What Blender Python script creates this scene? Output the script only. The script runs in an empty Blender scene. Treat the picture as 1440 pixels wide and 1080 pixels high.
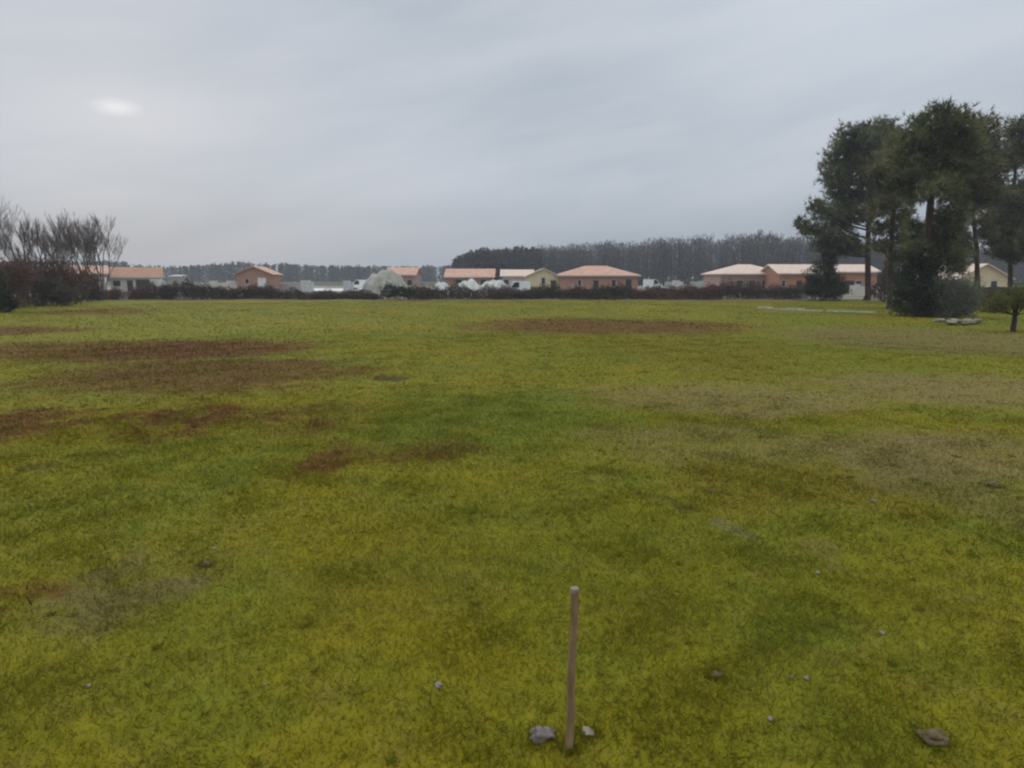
import bpy, math, random
import numpy as np
from mathutils import Vector
random.seed(7); RNG = np.random.default_rng(11)
S = bpy.context.scene; COL = S.collection
R = math.radians
# ------------------------------------------------------------------ camera
F = 938.0; CAMZ = 2.5; PITCH = math.atan(149/F)
cam = bpy.data.cameras.new('camera'); camo = bpy.data.objects.new('camera', cam); COL.objects.link(camo)
cam.sensor_width = 36; cam.lens = 36*F/1440; cam.clip_start = .05; cam.clip_end = 6000
camo.location = (0, 0, CAMZ); camo.rotation_euler = (math.pi/2-PITCH, 0, 0); S.camera = camo
# ------------------------------------------------------------------ sky, sun, exposure
SUN_AZ, SUN_EL = R(-29.34), R(11.82)
S.view_settings.view_transform = 'Standard'; S.view_settings.look = 'None'
S.view_settings.exposure = 0; S.view_settings.gamma = 1
S.cycles.filter_width = 2.2
W = bpy.data.worlds.new('World'); S.world = W; W.use_nodes = True
nt = W.node_tree; nt.nodes.clear(); N = nt.nodes.new; L = nt.links.new
out = N('ShaderNodeOutputWorld'); bg = N('ShaderNodeBackground'); bg.inputs[1].default_value = .1
L(bg.outputs[0], out.inputs[0])
sky = N('ShaderNodeTexSky'); sky.sky_type = 'NISHITA'; sky.sun_disc = False
sky.sun_elevation = SUN_EL; sky.sun_rotation = SUN_AZ
tc = N('ShaderNodeTexCoord')
def vm(op, a, b=None, c=None):
    n = N('ShaderNodeVectorMath'); n.operation = op
    for i, x in enumerate((a, b, c)):
        if x is None: continue
        if hasattr(x, 'is_output'): L(x, n.inputs[i])
        else: n.inputs[i].default_value = x
    return n.outputs['Value'] if op in ('DOT_PRODUCT', 'LENGTH') else n.outputs[0]
def mt(op, a, b=None, clamp=False):
    n = N('ShaderNodeMath'); n.operation = op; n.use_clamp = clamp
    for i, x in enumerate((a, b)):
        if x is None: continue
        if hasattr(x, 'is_output'): L(x, n.inputs[i])
        else: n.inputs[i].default_value = x
    return n.outputs[0]
def mr(x, a, b, c, d, smooth=True):
    n = N('ShaderNodeMapRange'); n.interpolation_type = 'SMOOTHSTEP' if smooth else 'LINEAR'
    L(x, n.inputs[0])
    for i, q in enumerate((a, b, c, d)): n.inputs[i+1].default_value = q
    return n.outputs[0]
def noise(vec, sc, det=4, rough=.5, dist=0):
    n = N('ShaderNodeTexNoise'); L(vec, n.inputs['Vector']); n.inputs['Scale'].default_value = sc
    n.inputs['Detail'].default_value = det; n.inputs['Roughness'].default_value = rough
    n.inputs['Distortion'].default_value = dist
    return n.outputs['Fac']
def mixc(f, a, b, mode='MIX'):
    n = N('ShaderNodeMix'); n.data_type = 'RGBA'; n.blend_type = mode
    if hasattr(f, 'is_output'): L(f, n.inputs[0])
    else: n.inputs[0].default_value = f
    for i, x in ((6, a), (7, b)):
        if hasattr(x, 'is_output'): L(x, n.inputs[i])
        else: n.inputs[i].default_value = (*x, 1) if len(x) == 3 else x
    return n.outputs[2]
d = tc.outputs['Generated']
sx = N('ShaderNodeSeparateXYZ'); L(d, sx.inputs[0])
warp = vm('MULTIPLY', d, (1.3, 1.3, 6.5))
# cloud bands lean a little, as stratus seen towards the horizon
lean = N('ShaderNodeCombineXYZ'); L(mt('MULTIPLY', sx.outputs[0], -1.1), lean.inputs[2])
warp = vm('ADD', warp, lean.outputs[0])
n1 = noise(warp, 1.5, 5, .5, .3); n2 = noise(vm('ADD', warp, (4.1, 2.2, 7.7)), 4.0, 5, .55, .3)
cl = mt('ADD', mt('MULTIPLY', n1, .7), mt('MULTIPLY', n2, .3))
cloud = mixc(mr(cl, .34, .66, 0, 1), (4.5, 5.1, 5.8), (5.65, 6.0, 6.65))
sund = (math.sin(SUN_AZ)*math.cos(SUN_EL), math.cos(SUN_AZ)*math.cos(SUN_EL), math.sin(SUN_EL))
dv = vm('MULTIPLY', vm('SUBTRACT', d, sund), (1, 1, 2.8))   # thin bright gap, wider than tall
dl = vm('LENGTH', dv)
glow = mr(mt('ADD', dl, mt('MULTIPLY', mt('SUBTRACT', n2, .5), .03)), -.004, .036, 1, 0); halo = mr(dl, 0, .6, 1, 0); near = mr(dl, 0, .17, .3, 0)
cloud = mixc(mt('MULTIPLY', halo, .48), cloud, (6.2, 6.4, 6.95))
up = Vector((.40, .78, .36)).normalized()      # a broad thinner part of the overcast, up and to the right
thin = mr(vm('LENGTH', vm('MULTIPLY', vm('SUBTRACT', d, tuple(up)), (1, 1, 1.6))), .0, .45, .75, 0)
cloud = mixc(thin, cloud, (6.7, 7.2, 8.0))
low = mr(sx.outputs[2], .015, .15, .76, 1)
cloud = vm('MULTIPLY', cloud, vm('ADD', (0, 0, 0), low))
cloud = mixc(near, cloud, (7.2, 7.35, 7.7))
cloud = mixc(mt('MULTIPLY', glow, .62), cloud, (9.4, 9.5, 9.7))
zen = mr(sx.outputs[2], .42, .95, 1, 3.0)
cloud = vm('MULTIPLY', cloud, vm('ADD', (0, 0, 0), zen))
L(mixc(.98, sky.outputs[0], cloud), bg.inputs[0])
sun = bpy.data.lights.new('sun', 'SUN'); sun.energy = .6; sun.angle = R(25); sun.color = (1, .975, .94)
suno = bpy.data.objects.new('sun', sun); COL.objects.link(suno); suno.location = (-40, 60, 60)
suno.rotation_euler = (-Vector(sund)).to_track_quat('-Z', 'Y').to_euler()
# ------------------------------------------------------------------ picking points
CP, SP = math.cos(PITCH), math.sin(PITCH)
def ray(u, v):
    xr, yr = (u-720)/F, -(v-540)/F
    return Vector((xr, CP+yr*SP, -SP+yr*CP))
def ground(u, v):
    r = ray(u, v); t = -CAMZ/r.z; return Vector((r.x*t, r.y*t, 0))
def at(u, v, Y):
    r = ray(u, v); t = Y/r.y; return Vector((r.x*t, Y, CAMZ+r.z*t))
def DU(Y): return Y/F      # metres per photo pixel at depth Y, near enough
# ------------------------------------------------------------------ object helpers
def tag(o, label=None, cat=None, group=None, kind=None):
    if label: o['label'] = label
    if cat: o['category'] = cat
    if group: o['group'] = group
    if kind: o['kind'] = kind
    return o
def empty(name, loc, label, cat, group=None, rz=0):
    o = bpy.data.objects.new(name, None); COL.objects.link(o); o.location = loc; o.rotation_euler = (0, 0, rz)
    o.empty_display_size = .3
    return tag(o, label, cat, group)
class MB:
    def __init__(s): s.v = []; s.f = {3: [], 4: []}; s.n = 0
    def add(s, V, Fc):
        V = np.asarray(V, float).reshape(-1, 3); Fc = np.asarray(Fc, np.int64)
        s.f[Fc.shape[1]].append(Fc+s.n); s.v.append(V); s.n += len(V)
    def box(s, x0, x1, y0, y1, z0, z1):
        V = [(x, y, z) for z in (z0, z1) for y in (y0, y1) for x in (x0, x1)]
        s.add(V, [(0, 2, 3, 1), (4, 5, 7, 6), (0, 1, 5, 4), (2, 6, 7, 3), (0, 4, 6, 2), (1, 3, 7, 5)])
    def hexa(s, V):   # 8 points, bottom ring then top ring
        s.add(V, [(3, 2, 1, 0), (4, 5, 6, 7), (0, 1, 5, 4), (1, 2, 6, 5), (2, 3, 7, 6), (3, 0, 4, 7)])
    def tube(s, P, rad, k=6, cap=True):
        P = [Vector(p) for p in P]; rings = []
        for i, p in enumerate(P):
            t = (P[min(i+1, len(P)-1)]-P[max(i-1, 0)]).normalized()
            a = t.orthogonal().normalized() if abs(t.z) < .99 else Vector((1, 0, 0))
            if abs(t.z) >= .3: a = (Vector((1, 0, 0))-t*t.x).normalized()
            b = t.cross(a)
            rings.append([p+(a*math.cos(2*math.pi*j/k)+b*math.sin(2*math.pi*j/k))*rad[i] for j in range(k)])
        V = [q for r in rings for q in r]
        Fc = [(i*k+j, i*k+(j+1) % k, (i+1)*k+(j+1) % k, (i+1)*k+j) for i in range(len(P)-1) for j in range(k)]
        s.add(V, Fc)
        if cap:
            s.add(rings[-1]+[P[-1]], [(j, (j+1) % k, k) for j in range(k)])
            s.add(rings[0]+[P[0]], [((j+1) % k, j, k) for j in range(k)])
    def prism(s, prof, y0, y1):     # prof: (x, z) polygon, convex enough for a fan
        n = len(prof); V = [(x, y0, z) for x, z in prof]+[(x, y1, z) for x, z in prof]
        cx = sum(p[0] for p in prof)/n; cz = sum(p[1] for p in prof)/n
        s.add(V, [(i, (i+1) % n, n+(i+1) % n, n+i) for i in range(n)])
        s.add([V[i] for i in range(n)]+[(cx, y0, cz)], [((i+1) % n, i, n) for i in range(n)])
        s.add([V[n+i] for i in range(n)]+[(cx, y1, cz)], [(i, (i+1) % n, n) for i in range(n)])
    def slivers(s, P, D, ln, wd):   # thin pointed blades: n triangles
        P = np.asarray(P); n = len(P); D = D/np.linalg.norm(D, axis=1)[:, None]
        r = RNG.normal(size=(n, 3)); sd = np.cross(D, r); sd /= np.linalg.norm(sd, axis=1)[:, None]+1e-9
        ln = np.broadcast_to(ln, n)[:, None]; wd = np.broadcast_to(wd, n)[:, None]
        V = np.stack([P-sd*wd/2, P+sd*wd/2, P+D*ln], 1).reshape(-1, 3)
        s.add(V, np.arange(3*n).reshape(n, 3))
    def leaves(s, P, D, ln, wd):    # diamond leaves
        P = np.asarray(P); n = len(P); D = D/np.linalg.norm(D, axis=1)[:, None]
        r = RNG.normal(size=(n, 3)); sd = np.cross(D, r); sd /= np.linalg.norm(sd, axis=1)[:, None]+1e-9
        nn = np.cross(D, sd)
        ln = np.broadcast_to(ln, n)[:, None]; wd = np.broadcast_to(wd, n)[:, None]
        V = np.stack([P, P+D*ln*.5+sd*wd/2+nn*wd*.12, P+D*ln, P+D*ln*.5-sd*wd/2+nn*wd*.12], 1).reshape(-1, 3)
        s.add(V, np.arange(4*n).reshape(n, 4))
    def build(s, name, mat, parent=None, smooth=False):
        V = np.concatenate(s.v); me = bpy.data.meshes.new(name)
        f3 = np.concatenate(s.f[3]) if s.f[3] else np.zeros((0, 3), int)
        f4 = np.concatenate(s.f[4]) if s.f[4] else np.zeros((0, 4), int)
        me.vertices.add(len(V)); me.vertices.foreach_set('co', V.astype(np.float32).ravel())
        me.loops.add(f3.size+f4.size); me.loops.foreach_set('vertex_index', np.concatenate([f3.ravel(), f4.ravel()]).astype(np.int32))
        st = np.concatenate([np.arange(len(f3))*3, f3.size+np.arange(len(f4))*4]).astype(np.int32)
        me.polygons.add(len(st)); me.polygons.foreach_set('loop_start', st)
        me.polygons.foreach_set('use_smooth', np.full(len(st), bool(smooth)))
        me.update(calc_edges=True); me.validate()
        me.materials.append(mat)
        o = bpy.data.objects.new(name, me); COL.objects.link(o)
        if parent: o.parent = parent
        return o
def unit(n, zmin=-1):
    v = RNG.normal(size=(n, 3)); v /= np.linalg.norm(v, axis=1)[:, None]
    if zmin > -1: v[:, 2] = np.maximum(v[:, 2], zmin)
    return v
# ------------------------------------------------------------------ materials
def newmat(name):
    global nt, N, L
    m = bpy.data.materials.new(name); m.use_nodes = True; nt = m.node_tree; nt.nodes.clear()
    N = nt.nodes.new; L = nt.links.new
    o = N('ShaderNodeOutputMaterial'); b = N('ShaderNodeBsdfPrincipled'); L(b.outputs[0], o.inputs[0])
    b.inputs['Roughness'].default_value = .85; b.inputs['Specular IOR Level'].default_value = .25
    return m, b
def bump(b, h, st, dist=.02):
    n = N('ShaderNodeBump'); n.inputs['Strength'].default_value = st; n.inputs['Distance'].default_value = dist
    L(h, n.inputs['Height']); L(n.outputs[0], b.inputs['Normal'])
def objco(): return N('ShaderNodeTexCoord').outputs['Object']
def mat_rough(name, c1, c2, sc=2., rough=.85, bs=.3, bd=.02, det=6):
    m, b = newmat(name); v = objco(); f = noise(v, sc, det, .6)
    L(mixc(mr(f, .35, .65, 0, 1), c1, c2), b.inputs[0]); b.inputs['Roughness'].default_value = rough
    bump(b, noise(v, sc*6, 4), bs, bd); return m
def mat_leaf(name, c1, c2, c3=None, p3=.8, sc=.35, rough=.7, clump=0):
    m, b = newmat(name); g = N('ShaderNodeNewGeometry'); ri = g.outputs['Random Per Island']
    c = mixc(ri, c1, c2)
    c = mixc(mr(noise(g.outputs['Position'], sc, 3), .35, .65, 0, .8), c, mixc(.5, c2, c1))
    if c3: c = mixc(mr(mt('FRACT', mt('MULTIPLY', ri, 7.31)), p3-.02, p3+.02, 0, 1), c, c3)
    if clump: c = vm('MULTIPLY', c, vm('ADD', (0, 0, 0), mr(noise(vm('ADD', g.outputs['Position'], (9, 5, 2)), clump, 3), .36, .64, .55, 2.1)))
    L(c, b.inputs[0]); b.inputs['Roughness'].default_value = rough
    tr = N('ShaderNodeBsdfTranslucent'); L(c, tr.inputs[0]); ms = N('ShaderNodeMixShader'); ms.inputs[0].default_value = .35
    L(b.outputs[0], ms.inputs[1]); L(tr.outputs[0], ms.inputs[2]); L(ms.outputs[0], [q for q in nt.nodes if q.type == 'OUTPUT_MATERIAL'][0].inputs[0])
    return m
def mat_bark(name, c1, c2):
    m, b = newmat(name); v = vm('MULTIPLY', objco(), (6, 6, 1.2)); f = noise(v, 1.5, 6, .65)
    L(mixc(mr(f, .35, .65, 0, 1), c1, c2), b.inputs[0]); bump(b, f, .8, .05); return m
def mat_brick(name, c1, c2, mortar, sc=1.):
    m, b = newmat(name); v = objco()
    s = N('ShaderNodeSeparateXYZ'); L(v, s.inputs[0]); c = N('ShaderNodeCombineXYZ')
    L(mt('ADD', s.outputs[0], s.outputs[1]), c.inputs[0]); L(s.outputs[2], c.inputs[1])
    t = N('ShaderNodeTexBrick'); L(c.outputs[0], t.inputs['Vector']); t.inputs['Scale'].default_value = sc
    t.inputs['Brick Width'].default_value = .5; t.inputs['Row Height'].default_value = .25; t.inputs['Mortar Size'].default_value = .012
    t.inputs['Color1'].default_value = (*c1, 1); t.inputs['Color2'].default_value = (*c2, 1); t.inputs['Mortar'].default_value = (*mortar, 1)
    f = noise(v, .6, 5, .6)
    L(mixc(mr(f, .4, .75, 0, .35), t.outputs['Color'], mortar), b.inputs[0]); bump(b, t.outputs['Fac'], -.3, .01); return m
def mat_tile(name, c1, c2):
    m, b = newmat(name); v = objco()
    w = N('ShaderNodeTexWave'); w.bands_direction = 'X'; L(v, w.inputs[0]); w.inputs['Scale'].default_value = 1.4; w.inputs['Distortion'].default_value = .4
    f = noise(v, 1.2, 6, .7)
    L(mixc(mr(f, .38, .62, 0, 1), c1, c2), b.inputs[0]); bump(b, w.outputs['Color'], .5, .06); return m
def mat_plain(name, c, rough=.6, metal=0, spec=.4):
    m, b = newmat(name); f = noise(objco(), 3, 4); 
    L(mixc(mr(f, .3, .7, 0, 1), tuple(x*.9 for x in c), c), b.inputs[0])
    b.inputs['Roughness'].default_value = rough; b.inputs['Metallic'].default_value = metal; b.inputs['Specular IOR Level'].default_value = spec
    return m
# patches of the field: (u0,u1,v0,v1) as they lie on the ground -> ellipses in metres
def ell(u0, u1, v0, v1):
    a = ground((u0+u1)/2, v0); b = ground((u0+u1)/2, v1); cy = (a.y+b.y)/2; um = (u0+u1)/2
    c = at(um, 600, cy); return (c.x, cy, abs(u1-u0)/2*DU(cy*1.02), abs(a.y-b.y)/2)
BROWN = (.112, .042, .011); RUST = (.116, .059, .010); TAN = (.195, .145, .050); GREY = (.145, .112, .036)
GRN = (.124, .146, .014); OLV = (.160, .122, .011); DARK = (.062, .050, .014)
PATCH = [  # u0,u1,v0,v1, colour, strength, breakup
 (-160, 150, 459, 473, BROWN, .85, .5), (50, 240, 435, 443, RUST, .7, .5),
 (-150, 430, 476, 512, BROWN, .75, .7), (50, 540, 503, 560, RUST, .95, .6), (150, 430, 478, 511, BROWN, 1., .6),
 (640, 1060, 447, 471, BROWN, .8, .7),
 (-80, 150, 572, 622, BROWN, .8, 1.1), (150, 350, 572, 620, BROWN, .9, 1.1), (320, 500, 572, 614, RUST, .75, 1.1),
 (410, 500, 618, 672, BROWN, .75, 1.), (480, 710, 616, 650, BROWN, .6, 1.),
 (1100, 1520, 460, 505, GREY, .8, .5), (800, 1250, 538, 590, TAN, .75, .8), (820, 1280, 600, 665, TAN, .5, .8), (1120, 1560, 522, 575, TAN, .8, .6),
 (1130, 1600, 605, 680, TAN, .85, .7), (930, 1260, 640, 715, OLV, .8, .8), (1240, 1500, 640, 740, GREY, .6, .8),
 (490, 860, 558, 636, GRN, .7, .9), (700, 830, 544, 572, GRN, .7, .8), (1230, 1540, 565, 603, GRN, .5, .7),
 (30, 330, 745, 900, GREY, .75, .9), (-40, 60, 810, 860, BROWN, .6, .9), (200, 330, 640, 760, GRN, .5, .9),
 (850, 1100, 470, 545, OLV, .5, .8), (1150, 1210, 750, 805, GREY, .4, .8), (1020, 1062, 722, 765, (.2, .16, .10), .4, .8),
 (905, 985, 696, 716, DARK, .7, .9), (525, 578, 527, 538, DARK, .85, .5), (990, 1020, 686, 695, DARK, .7, .5),
 (20, 85, 645, 665, DARK, .5, .9), (420, 700, 760, 900, OLV, .3, 1.), (1390, 1440, 440, 470, OLV, .4, .5),
]
ELL = [ell(*p[:4]) for p in PATCH]
HEDGE_Y = 80.
def field_colour():
    g = N('ShaderNodeNewGeometry'); p = g.outputs['Position']
    s = N('ShaderNodeSeparateXYZ'); L(p, s.inputs[0]); c = N('ShaderNodeCombineXYZ'); L(s.outputs[0], c.inputs[0]); L(s.outputs[1], c.inputs[1])
    p2 = c.outputs[0]
    nb = noise(p2, .13, 3, .55); nm = noise(p2, .7, 4, .6); nf = noise(p2, 4.5, 4, .6); nf2 = noise(vm('ADD', p2, (31, 17, 3)), 2.2, 4, .65)
    col = mixc(mr(nb, .36, .62, 0, 1), (.198, .162, .008), (.156, .152, .010))
    col = mixc(mr(nm, .42, .70, 0, .65), col, (.118, .138, .012))
    col = mixc(mr(nf2, .52, .74, 0, .6), col, (.200, .158, .026))
    wn = N('ShaderNodeTexNoise'); L(p2, wn.inputs['Vector']); wn.inputs['Scale'].default_value = .55; wn.inputs['Detail'].default_value = 5
    wp = vm('ADD', p2, vm('MULTIPLY', vm('SUBTRACT', wn.outputs['Color'], (.5, .5, .5)), (2.6, 3.2, 0)))
    brk = mt('MULTIPLY', mt('SUBTRACT', nf2, .5), 2.4)
    brk2 = mt('MULTIPLY', mt('SUBTRACT', nm, .5), 2.0)
    bk = mt('ADD', brk, brk2)
    wn2 = N('ShaderNodeTexNoise'); L(p2, wn2.inputs['Vector']); wn2.inputs['Scale'].default_value = 2.2; wn2.inputs['Detail'].default_value = 4
    wps = vm('ADD', p2, vm('MULTIPLY', vm('SUBTRACT', wn2.outputs['Color'], (.5, .5, .5)), (.9, 1.3, 0)))
    nc = noise(vm('ADD', p2, (7, 3, 1)), 1.6, 5, .68); scat = mr(nc, .40, .55, .32, 1); soft = mr(nc, .36, .58, .66, 1)
    for (cx, cy, rx, ry), q in zip(ELL, PATCH):
        small = min(rx, ry) < .8
        l = vm('LENGTH', vm('MULTIPLY', vm('SUBTRACT', wps if small else wp, (cx, cy, 0)), (1/rx, 1/ry, 0)))
        l = mt('ADD', l, mt('MULTIPLY', bk, q[6]*.5))
        col = mixc(mt('MULTIPLY', mr(l, .6, 1.22, min(1, q[5]*1.1), 0), scat if q[6] >= .9 else soft), col, q[4])
    col = mixc(mr(nf, .3, .7, 0, 1), mixc(1, col, (.86, .86, .86), 'MULTIPLY'), mixc(1, col, (1.13, 1.13, 1.13), 'MULTIPLY'))
    return col, s.outputs[1], p2, nf
MG, b = newmat('field_turf')
col, py, p2, nf = field_colour()
ys = mt('ADD', py, mt('MULTIPLY', noise(p2, .25, 4), 3))
soil = mixc(mr(noise(p2, .12, 5, .6), .4, .6, 0, 1), (.30, .265, .21), (.17, .16, .11))
soil = mixc(mr(ys, 205, 240, 0, 1), soil, (.08, .085, .045))
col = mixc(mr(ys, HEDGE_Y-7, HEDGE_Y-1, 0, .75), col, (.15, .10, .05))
col = mixc(mr(ys, HEDGE_Y+1.5, HEDGE_Y+6, 0, 1), col, soil)
L(col, b.inputs[0]); b.inputs['Roughness'].default_value = .95; b.inputs['Specular IOR Level'].default_value = .1
bump(b, mt('ADD', nf, mt('MULTIPLY', noise(p2, 24, 3), .5)), .7, .05)
MBL, b = newmat('grass_blade')
col, _, p2, _ = field_colour(); g = N('ShaderNodeNewGeometry'); ri = g.outputs['Random Per Island']
k = mr(ri, 0, 1, .74, 1.34, False); col = vm('MULTIPLY', col, vm('ADD', (0, 0, 0), k))
col = mixc(mr(mt('FRACT', mt('MULTIPLY', ri, 13.7)), .84, .88, 0, .8), col, (.20, .14, .028))
col = mixc(mr(mt('FRACT', mt('MULTIPLY', ri, 29.3)), .68, .72, 0, .65), col, (.085, .132, .009))
L(col, b.inputs[0]); b.inputs['Roughness'].default_value = .8; b.inputs['Specular IOR Level'].default_value = .1
tr = N('ShaderNodeBsdfTranslucent'); L(col, tr.inputs[0]); ms = N('ShaderNodeMixShader'); ms.inputs[0].default_value = .55
L(b.outputs[0], ms.inputs[1]); L(tr.outputs[0], ms.inputs[2]); L(ms.outputs[0], [q for q in nt.nodes if q.type == 'OUTPUT_MATERIAL'][0].inputs[0])
MW = mat_leaf('dead_weed', (.13, .05, .016), (.075, .038, .012), (.15, .09, .026), .8)
M_NEED = mat_leaf('pine_needles', (.048, .066, .028), (.108, .122, .052), (.16, .12, .068), .84, .5, clump=.55)
M_NEED2 = mat_leaf('pine_needles_warm', (.056, .066, .030), (.118, .118, .054), (.17, .12, .07), .78, .5, clump=.6)
M_PBARK = mat_bark('pine_bark', (.035, .025, .020), (.085, .05, .038))
M_GBARK = mat_bark('grey_bark', (.06, .05, .046), (.12, .10, .092))
M_TWIG = mat_leaf('bare_twigs', (.11, .076, .066), (.19, .14, .122))
M_IVY = mat_leaf('dark_evergreen_leaves', (.012, .022, .009), (.036, .052, .018), (.06, .052, .022), .85, .8, clump=.8)
M_GREYLEAF = mat_leaf('grey_green_leaves', (.12, .135, .092), (.21, .22, .155), (.23, .195, .13), .85, .8)
M_YEL = mat_leaf('yellow_green_leaves', (.085, .095, .018), (.18, .17, .04), (.05, .05, .016), .8, .9)
M_RED = mat_leaf('russet_bramble', (.11, .052, .038), (.20, .105, .068), (.06, .065, .028), .8, .6)
M_DKB = mat_leaf('dark_bramble', (.056, .039, .032), (.12, .078, .056), (.06, .066, .028), .72, .6)
M_BRN = mat_leaf('brown_bramble', (.075, .050, .038), (.15, .10, .072), (.08, .085, .04), .8, .6)
M_WOOD = mat_leaf('far_wood_twigs', (.075, .068, .062), (.15, .138, .125), (.055, .06, .04), .75, .06)
M_WOODC = mat_leaf('far_wood_evergreens', (.042, .050, .040), (.080, .086, .064), None, .8, .06)
M_WOODE = mat_leaf('far_wood_dense', (.058, .060, .052), (.105, .105, .088), None, .8, .06)
M_CONC = mat_rough('pale_concrete', (.33, .315, .23), (.52, .495, .38), 1.5)
M_STAKE = mat_bark('stake_wood', (.19, .115, .055), (.36, .245, .135))
M_STAKET = mat_rough('weathered_end_grain', (.20, .16, .11), (.31, .26, .19), 30)
M_STONEP = mat_rough('pale_stone', (.22, .185, .13), (.37, .32, .24), 9, .85, .6, .01)
M_STONEG = mat_rough('pinkish_grey_stone', (.15, .115, .098), (.27, .215, .18), 11, .85, .6, .01)
M_CLOD = mat_rough('dry_earth', (.115, .082, .036), (.19, .14, .07), 12, .95, .8, .02)
M_WHITE = mat_plain('white_petal', (.75, .75, .68))
M_FSTEM = mat_plain('flower_stem', (.06, .10, .02))
# ------------------------------------------------------------------ the field
def hgt(x, y):
    x = np.asarray(x, float); y = np.asarray(y, float)
    h = .035*np.sin(x*.55+1.3*np.sin(y*.31))+.03*np.sin(y*.47+x*.21+2)+.012*np.sin(x*2.3+y*1.7)+.012*np.sin(y*2.9-x*1.1)
    return h*np.clip((np.hypot(x, y))/6, .4, 1)*np.clip((120-np.hypot(x, y))/40, 0, 1)
def H(x, y): return float(hgt(x, y))
def axis(lim, near, step, gr):
    a = [0.]; s = step
    while a[-1] < lim:
        a.append(a[-1]+s)
        if a[-1] > near: s *= gr
    return np.array(a)
ax = axis(1500, 14, .25, 1.08); xs = np.concatenate([-ax[:0:-1], ax]); ay = axis(1500, 22, .25, 1.07); ys_ = np.concatenate([-axis(60, 3, .5, 1.3)[:0:-1], ay])
X, Y = np.meshgrid(xs, ys_); Z = hgt(X, Y); nx, ny = len(xs), len(ys_)
m = MB(); idx = np.arange(nx*ny).reshape(ny, nx)
m.add(np.stack([X, Y, Z], -1).reshape(-1, 3), np.stack([idx[:-1, :-1], idx[:-1, 1:], idx[1:, 1:], idx[1:, :-1]], -1).reshape(-1, 4))
tag(m.build('ground', MG, smooth=True), kind='structure')
# blades of grass
def patch_w(x, y, cols):
    w = np.zeros(len(x))
    for (cx, cy, rx, ry), q in zip(ELL, PATCH):
        if q[4] in cols: w = np.maximum(w, np.clip(1.4-np.hypot((x-cx)/rx, (y-cy)/ry), 0, .4)/.4*q[5])
    return w
m = MB()
for r0, r1, den, ln, wd, fi, fo in ((2.2, 8, 4600, .062, .0055, 0, 3), (5, 16, 1900, .062, .0095, 3, 4), (12, 34, 300, .085, .016, 4, 6), (28, 76, 34, .13, .03, 6, 1)):
    half = R(47); n = int(half*(r1*r1-r0*r0)*den)
    rr = np.sqrt(RNG.uniform(r0*r0, r1*r1, n)); a = RNG.uniform(-half, half, n)
    x = rr*np.sin(a); y = rr*np.cos(a)
    cl = np.sin(x*3.1+2*np.sin(y*2.3))*np.sin(y*2.7+1.7*np.sin(x*1.9))     # tussocks and bare spots
    keep = (RNG.uniform(0, 1, n) < .78+.2*cl) & (RNG.uniform(0, 1, n) < np.minimum(np.clip((rr-r0)/fi, 0, 1) if fi else 1., np.clip((r1-rr)/fo, 0, 1))); x, y, cl = x[keep], y[keep], cl[keep]; n = len(x)
    D = np.stack([RNG.normal(0, .75, n), RNG.normal(0, .75, n), RNG.uniform(*((.35, 1.1) if r1 < 20 else (.15, .65)), n)], 1)
    l = ln*RNG.uniform(.45, 1.3, n)*(1+.5*np.clip(cl, 0, 1))
    l *= 1-.35*patch_w(x, y, (TAN, GREY))
    m.slivers(np.stack([x, y, hgt(x, y)-.004], 1), D, l, wd*RNG.uniform(.6, 1.3, n))
rr = np.sqrt(RNG.uniform(7, 260, 420)); a = RNG.uniform(-R(45), R(45), 420)      # flat leaf rosettes in the turf
for q in range(420):
    n = 7; th = RNG.uniform(0, 6.283)+np.arange(n)*6.283/n; x0, y0 = rr[q]*math.sin(a[q]), rr[q]*math.cos(a[q]); sz = RNG.uniform(.03, .07)
    D = np.stack([np.cos(th), np.sin(th), RNG.uniform(.15, .6, n)], 1); m.leaves(np.tile((x0, y0, H(x0, y0)+.005), (n, 1)), D, sz*RNG.uniform(.7, 1.2, n), sz*.35)
for u, v, w in ((800, 1056, .05), (763, 1040, .09), (826, 1036, .06), (1312, 1040, .1), (1396, 683, .1), (290, 791, .06), (1007, 951, .06)):
    p = ground(u, v); n = 160; a = RNG.uniform(0, 6.283, n); rr = w*RNG.uniform(.6, 1.5, n); x = p.x+rr*np.cos(a); y = p.y+rr*np.sin(a)
    D = np.stack([RNG.normal(0, .4, n), RNG.normal(0, .4, n), RNG.uniform(.5, 1.1, n)], 1)
    m.slivers(np.stack([x, y, hgt(x, y)-.004], 1), D, RNG.uniform(.03, .075, n), .006*max(1, p.y/6))
tag(m.build('grass', MBL), 'short mossy green and yellowing grass covering the whole field', 'grass', kind='stuff')
# dead weeds standing in the brown patches
m = MB()
for e, q in zip(ELL, PATCH):
    if q[4] not in (BROWN, RUST): continue
    cx, cy, rx, ry = e; n = int(min(14000, rx*ry*(60 if cy > 20 else 240)))
    t = RNG.uniform(0, 6.283, n); r = np.sqrt(RNG.uniform(0, 1, n)); x = cx+rx*r*np.cos(t); y = cy+ry*r*np.sin(t)
    cl = np.sin(x*1.7+2*np.sin(y*1.1+cx))*np.sin(y*1.3+1.5*np.sin(x*.9)); k = (RNG.uniform(0, 1, n) < (.35+.65*cl)*(1.05-r)*1.5)
    x, y = x[k], y[k]; n = len(x)
    if not n: continue
    D = np.stack([RNG.normal(0, .6, n), RNG.normal(0, .6, n), RNG.uniform(.4, 1.2, n)], 1)
    m.slivers(np.stack([x, y, hgt(x, y)], 1), D, RNG.uniform(.05, .17, n)*(1 if cy < 20 else 1.3), .014 if cy < 20 else .035)
tag(m.build('dead_weeds', MW), 'reddish brown dead weeds in broad patches on the field', 'weeds', kind='stuff')
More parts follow.
